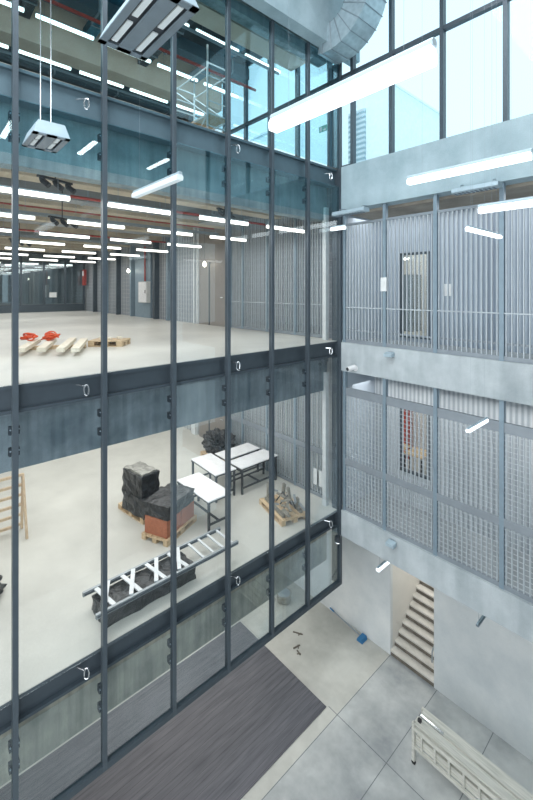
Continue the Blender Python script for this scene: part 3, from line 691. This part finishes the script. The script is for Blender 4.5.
t = thing('hanging_spot', 'small lit spot lamp hanging at the lower end of the corner column', 'lamp', (.02, -.1, -6.55))
MB().tube([(0,0,0),(0,0,.14)],.045,10).build('lamp_body', M['fix_dark'], t); MB().tube([(0,0,-.02),(0,0,0)],.04,10).build('lens', M['light_cool'], t); MB().tube([(0,0,.14),(0,.08,.2)],.012,6).build('arm', M['fix_dark'], t)
# small signs and pulls
es = thing('exit_sign', 'small green exit sign behind the upper glazing near the corner', 'sign', (-.55, -.02, 4.37))
MB().box(-.14,.14,0,.02,-.07,.09).build('sign_plate', M['green'], es)
MB().bar((.0,-.004,-.03),(.09,-.004,-.03),.002,.02).bar((.06,-.004,0),(.1,-.004,-.03),.002,.02).bar((.06,-.004,-.06),(.1,-.004,-.03),.002,.02).box(-.1,-.04,-.006,-.002,-.05,.06).build('arrow', M['white'], es)

# ------------------------------------------------------------------ top storey
for x in (-1.5, -5.6, -9.5):
    struct('ceiling_beam', MB().box(x-.3, x+.3, YS, .02, 6.45, TOP-.01), M['beam_top'])
for k, (x, z, w, h, m) in enumerate(((-3.6, 6.7, .5, .35, 'ductdark'), (-7.6, 6.8, .7, .4, 'ductdark'), (-8.6, 6.5, .25, .25, 'teal'))):
    t = thing('ceiling_duct', 'dark blue duct under the top storey ceiling, %s from the glass' % ORD[k], 'duct', (x, 0, z), 0, 'dark ducts of the top storey')
    MB().box(-w/2, w/2, YS+.05, -.3, 0, h).build('duct_body', M[m], t)
    for y in range(-9, 0, 2): MB().box(-w/2-.025, w/2+.025, y, y+.05, -.025, h+.025).build('flange', M['galv'], t)
for k, (y, z) in enumerate(((-1.2, 6.55), (-3.0, 6.45), (-4.6, 6.6), (-6.2, 6.5))):
    t = thing('ceiling_cross_duct', 'dark duct crossing the top storey ceiling away from the glass, %s from the sky windows' % ORD[k], 'duct', (-4.6, y, z), 0, 'cross ducts of the top storey')
    MB().box(-4.0, 2.6, -.14, .14, .5, .75).build('duct_body', M['fix_dark' if k % 2 else 'teal'], t)
    for x in (-3, -1.5, 0, 1.5): MB().box(x, x+.05, -.165, .165, .475, .775).build('flange', M['galv'], t)
for k, (x, z, m) in enumerate(((-2.0, 6.35, 'galv'), (-3.05, 6.25, 'red'), (-6.2, 6.4, 'galv'), (-7.0, 6.2, 'red'))):
    tag(MB().tube([(x, YS, z), (x, -.3, z)], .04, 8).build('ceiling_pipe', M[m]), '%s pipe under the top storey ceiling, the %s the glass' % ('red' if m == 'red' else 'grey', 'one nearest' if k < 2 else 'one far from'), 'pipe', 'pipes of the top storey')
sc = thing('scaffold_tower', 'pale metal scaffold tower standing in the top storey behind the glass', 'scaffold', (-3.55, -2.0, L3))
for x in (-.9, .9):
    for y in (-.35, .35):
        MB().tube([(x,y,0),(x,y,3.5)],.028,8).build('standard', M['alu_white'], sc)
    for k in range(9): MB().tube([(x,-.35,.3+k*.34),(x,.35,.3+k*.34)],.02,6).build('rung', M['alu_white'], sc)
for y in (-.35, .35):
    for z in (.3, 1.6, 2.9): MB().tube([(-.9,y,z),(.9,y,z)],.02,6).build('ledger', M['alu_white'], sc)
    MB().tube([(-.9,y,.3),(.9,y,1.6)],.018,6).build('brace', M['alu_white'], sc); MB().tube([(.9,y,1.6),(-.9,y,2.9)],.018,6).build('brace', M['alu_white'], sc)
MB().box(-.9,.9,-.33,.33,1.62,1.66).build('platform', M['pine'], sc)
# bent sheet metal duct at the top corner
t = thing('hanging_duct', 'bent galvanised sheet metal duct coming out of the fascia at the top corner', 'duct', (0, 0, 0))
cx, cz, Ro, Ri = .42, 6.86, 1.15, .5; ya, yb = -.95, -.28
seg = 15; vs = []; fs = []
def ring(th):
    return [(cx+R*math.cos(th), y, cz+R*math.sin(th)) for R, y in ((Ro,ya),(Ro,yb),(Ri,yb),(Ri,ya))]
ths = [math.radians(252+(360-252)*i/seg) for i in range(seg+1)]
rings = [ring(th) for th in ths] + [[(p[0], p[1], 9.0) for p in ring(0)]]
mb = MB(); mb._add([p for r in rings for p in r], [(i*4+k, i*4+(k+1) % 4, (i+1)*4+(k+1) % 4, (i+1)*4+k) for i in range(len(rings)-1) for k in range(4)] + [(0,1,2,3)])
mb.build('duct_body', M['duct'], t)
for i in range(1, seg+1, 2):
    f = MB(); th = ths[i]; e = .012
    for (R, y), (R2, y2) in zip(((Ro+.015,ya-.01),(Ro+.015,yb+.01)), ((Ri-.015,ya-.01),(Ri-.015,yb+.01))): pass
    a, b, c, d = [Vector(p) for p in ((cx+(Ro+.01)*math.cos(th), ya-.01, cz+(Ro+.01)*math.sin(th)), (cx+(Ro+.01)*math.cos(th), yb+.01, cz+(Ro+.01)*math.sin(th)), (cx+(Ri-.01)*math.cos(th), yb+.01, cz+(Ri-.01)*math.sin(th)), (cx+(Ri-.01)*math.cos(th), ya-.01, cz+(Ri-.01)*math.sin(th)))]
    f.tube([a, b, c, d], .013, 4, True); f.build('seam', M['galv'], t)

# ------------------------------------------------------------------ ground floor things
# long trolley stacked with boards
t = thing('board_trolley', 'long low trolley with ladder-like side and cream boards on top, standing on the ground floor', 'trolley', (2.2, -.27, G))
Lt = 2.9; W = .43
for y in (0, W):
    MB().box(.0,Lt,y-.025,y+.025,.74,.82).build('side_rail', M['dirty'], t)
    MB().box(.0,Lt,y-.025,y+.025,.36,.42).build('side_rail', M['dirty'], t)
    for k in range(10): MB().box(.16+k*.29,.2+k*.29,y-.015,y+.015,.42,.74).build('rung', M['dirty'], t)
for x in (0, Lt):
    for y in (0, W):
        lg = MB().box(x-.03,x+.03,y-.03,y+.03,.08,.9).build('leg', M['dirty'], t)
        MB().tube([(x,y-.02,.045),(x,y+.02,.045)],.045,12).build('caster', M['rubber'], lg)
MB().box(.02,Lt,.03,W-.03,.44,.5).build('lower_shelf', M['dirty'], t)
for q in range(3): MB().box(.03,Lt,.04+q*.12,.14+q*.12,.5,.6+.03*q).build('stacked_board', M['dirty'], t)
MB().box(.0,Lt+.1,.0,.19,.86,.9).build('top_board', M['dirty'], t); MB().box(.03,Lt+.1,.215,.44,.87,.92).build('top_board', M['dirty'], t)
MB().box(.05,.55,.2,.24,.9,.945).build('clamp_bar', M['chrome'], t); MB().box(.05,.12,.07,.13,.9,.96).build('clamp', M['black'], t)
# floor squeegee lying along the wall
t = thing('floor_broom', 'blue-headed broom with long grey pole lying along the white wall', 'broom', (-.35, 1.5, G))
MB().tube([(0,.02,.06),(-1.15,.1,.12)],.016,8).build('pole', M['galv'], t)
MB().prism([(-.1,0),(.1,0),(.07,.09),(-.07,.09)],'y',-.13,.13).build('broom_head', M['blue'], t); MB().tube([(-1.1,.097,.117),(-1.28,.11,.126)],.022,8).build('grip', M['blue'], t)
t = thing('round_bucket', 'round grey bucket on the ground floor behind the skirt glass', 'bucket', (-2.95, .85, G))
MB().lathe([(.2,0),(.24,.05),(.24,.22),(.26,.25)],20).build('bucket_body', M['rust'], t); MB().lathe([(.21,.23),(.21,.255)],20).build('lid', M['galv'], t)
for k, (x, y, r, l) in enumerate(((-1.75,.25,.4,.3),(-1.45,-.1,1.2,.22),(-1.3,-.2,-.4,.16))):
    o = MB().bar((-l/2,0,.01),(l/2,.03,.01),.035,.018).bar((l*.1,-.05,.008),(l*.3,.06,.008),.03,.014).build('floor_scrap', M['riser']); o.location = (x,y,G); o.rotation_euler=(0,0,r)
    tag(o, 'small dark scrap on the pale ground floor, %s nearest the bucket' % ORD[k], 'scrap', 'scraps on the ground floor')

# ------------------------------------------------------------------ light
def area(name, loc, sx, sy, power, col=(1, .97, .92), rot=(0, 0, 0)):
    d = bpy.data.lights.new(name, 'AREA'); d.shape = 'RECTANGLE'; d.size = sx; d.size_y = sy; d.energy = power; d.color = col
    o = bpy.data.objects.new(name, d); C.objects.link(o); o.location = loc; o.rotation_euler = rot; return o
for x in (-2.2, -7.5, -13.5, -19): area('room_lamp_middle', (x, -4.5, 1.5), 3.5, 8, 175, (1, .985, .96))
for x in (-1.8, -5.5, -10): area('room_lamp_lower', (x, -4.5, -2.0), 2.5, 8, 190, (1, .99, .97))
area('room_lamp_beyond', (-24, -4.5, 1.5), 3, 7, 90)
for x in (-3.5, -7): area('room_lamp_top', (x, -4.5, 6.2), 2, 7, 110, (.95, .98, 1))
area('gallery_lamp_upper', (3, .95, 1.95), 6, .8, 50, (.95, .98, 1))
area('gallery_lamp_lower', (3, .95, -2.56), 6, .8, 50, (1, .99, .97))
area('white_room_upper', (1.3, 3, 2.4), 2.5, 2, 60); area('white_room_lower', (1.3, 3, -1.95), 2.5, 2, 60)
area('stair_lamp', (1.1, 3.6, -6.6), .9, 2.5, 38, (1, .98, .95))
area('ground_lamp', (-4, -3, -7.4), 5, 6, 160, (1, .97, .92))
area('atrium_fill_top', (3.6, -8.6, 8.5), 3.2, 8, 1100, (.9, .965, 1))  # added panel standing in for daylight from above
area('atrium_fill_near', (4.2, -12.6, -1.5), 7, 14, 780, (.95, .98, 1), (PI/2, 0, 0))  # added unseen fill behind the camera for galleries and ground floor
area('atrium_fill_side', (8.3, -10.8, -.5), 3, 14, 600, (.93, .97, 1), (PI/2, 0, PI/2))  # added unseen fill that brightens the face of the glass wall
sd = bpy.data.lights.new('sun', 'SUN'); sd.energy = 1.9; sd.angle = .02; sd.color = (1, .98, .95)
so = bpy.data.objects.new('sun', sd); C.objects.link(so); so.rotation_euler = (math.radians(42), 0, math.radians(8)); so.location = (0, -20, 20)
w = bpy.data.worlds.new('World'); bpy.context.scene.world = w; w.use_nodes = True
wn = w.node_tree; bg = wn.nodes['Background']
tc = wn.nodes.new('ShaderNodeTexCoord'); nz = wn.nodes.new('ShaderNodeTexNoise'); nz.inputs['Scale'].default_value = .80; nz.inputs['Detail'].default_value = 4
rp = wn.nodes.new('ShaderNodeValToRGB'); rp.color_ramp.elements[0].color = (.64, .83, .91, 1); rp.color_ramp.elements[1].color = (.80, .93, .97, 1)
wn.links.new(tc.outputs['Generated'], nz.inputs['Vector']); wn.links.new(nz.outputs['Fac'], rp.inputs['Fac']); wn.links.new(rp.outputs['Color'], bg.inputs['Color'])
bg.inputs['Strength'].default_value = 1.5

# ------------------------------------------------------------------ camera
cd = bpy.data.cameras.new('Camera'); co = bpy.data.objects.new('Camera', cd); C.objects.link(co)
co.location = (6.54, -8.455, 0); co.rotation_euler = (PI/2, 0, math.radians(48.04))
cd.sensor_fit = 'AUTO'; cd.sensor_width = 36; cd.lens = 402/800*36; cd.shift_y = -110/800; cd.clip_start = .05
bpy.context.scene.camera = co
for o in bpy.data.objects:
    if o.parent is None: o.location.z += Z0
s = bpy.context.scene
s.view_settings.view_transform = 'Standard'; s.view_settings.exposure = 0
s.cycles.use_denoising = True; s.cycles.transparent_max_bounces = 24; s.cycles.max_bounces = 8; s.cycles.sample_clamp_indirect = 6
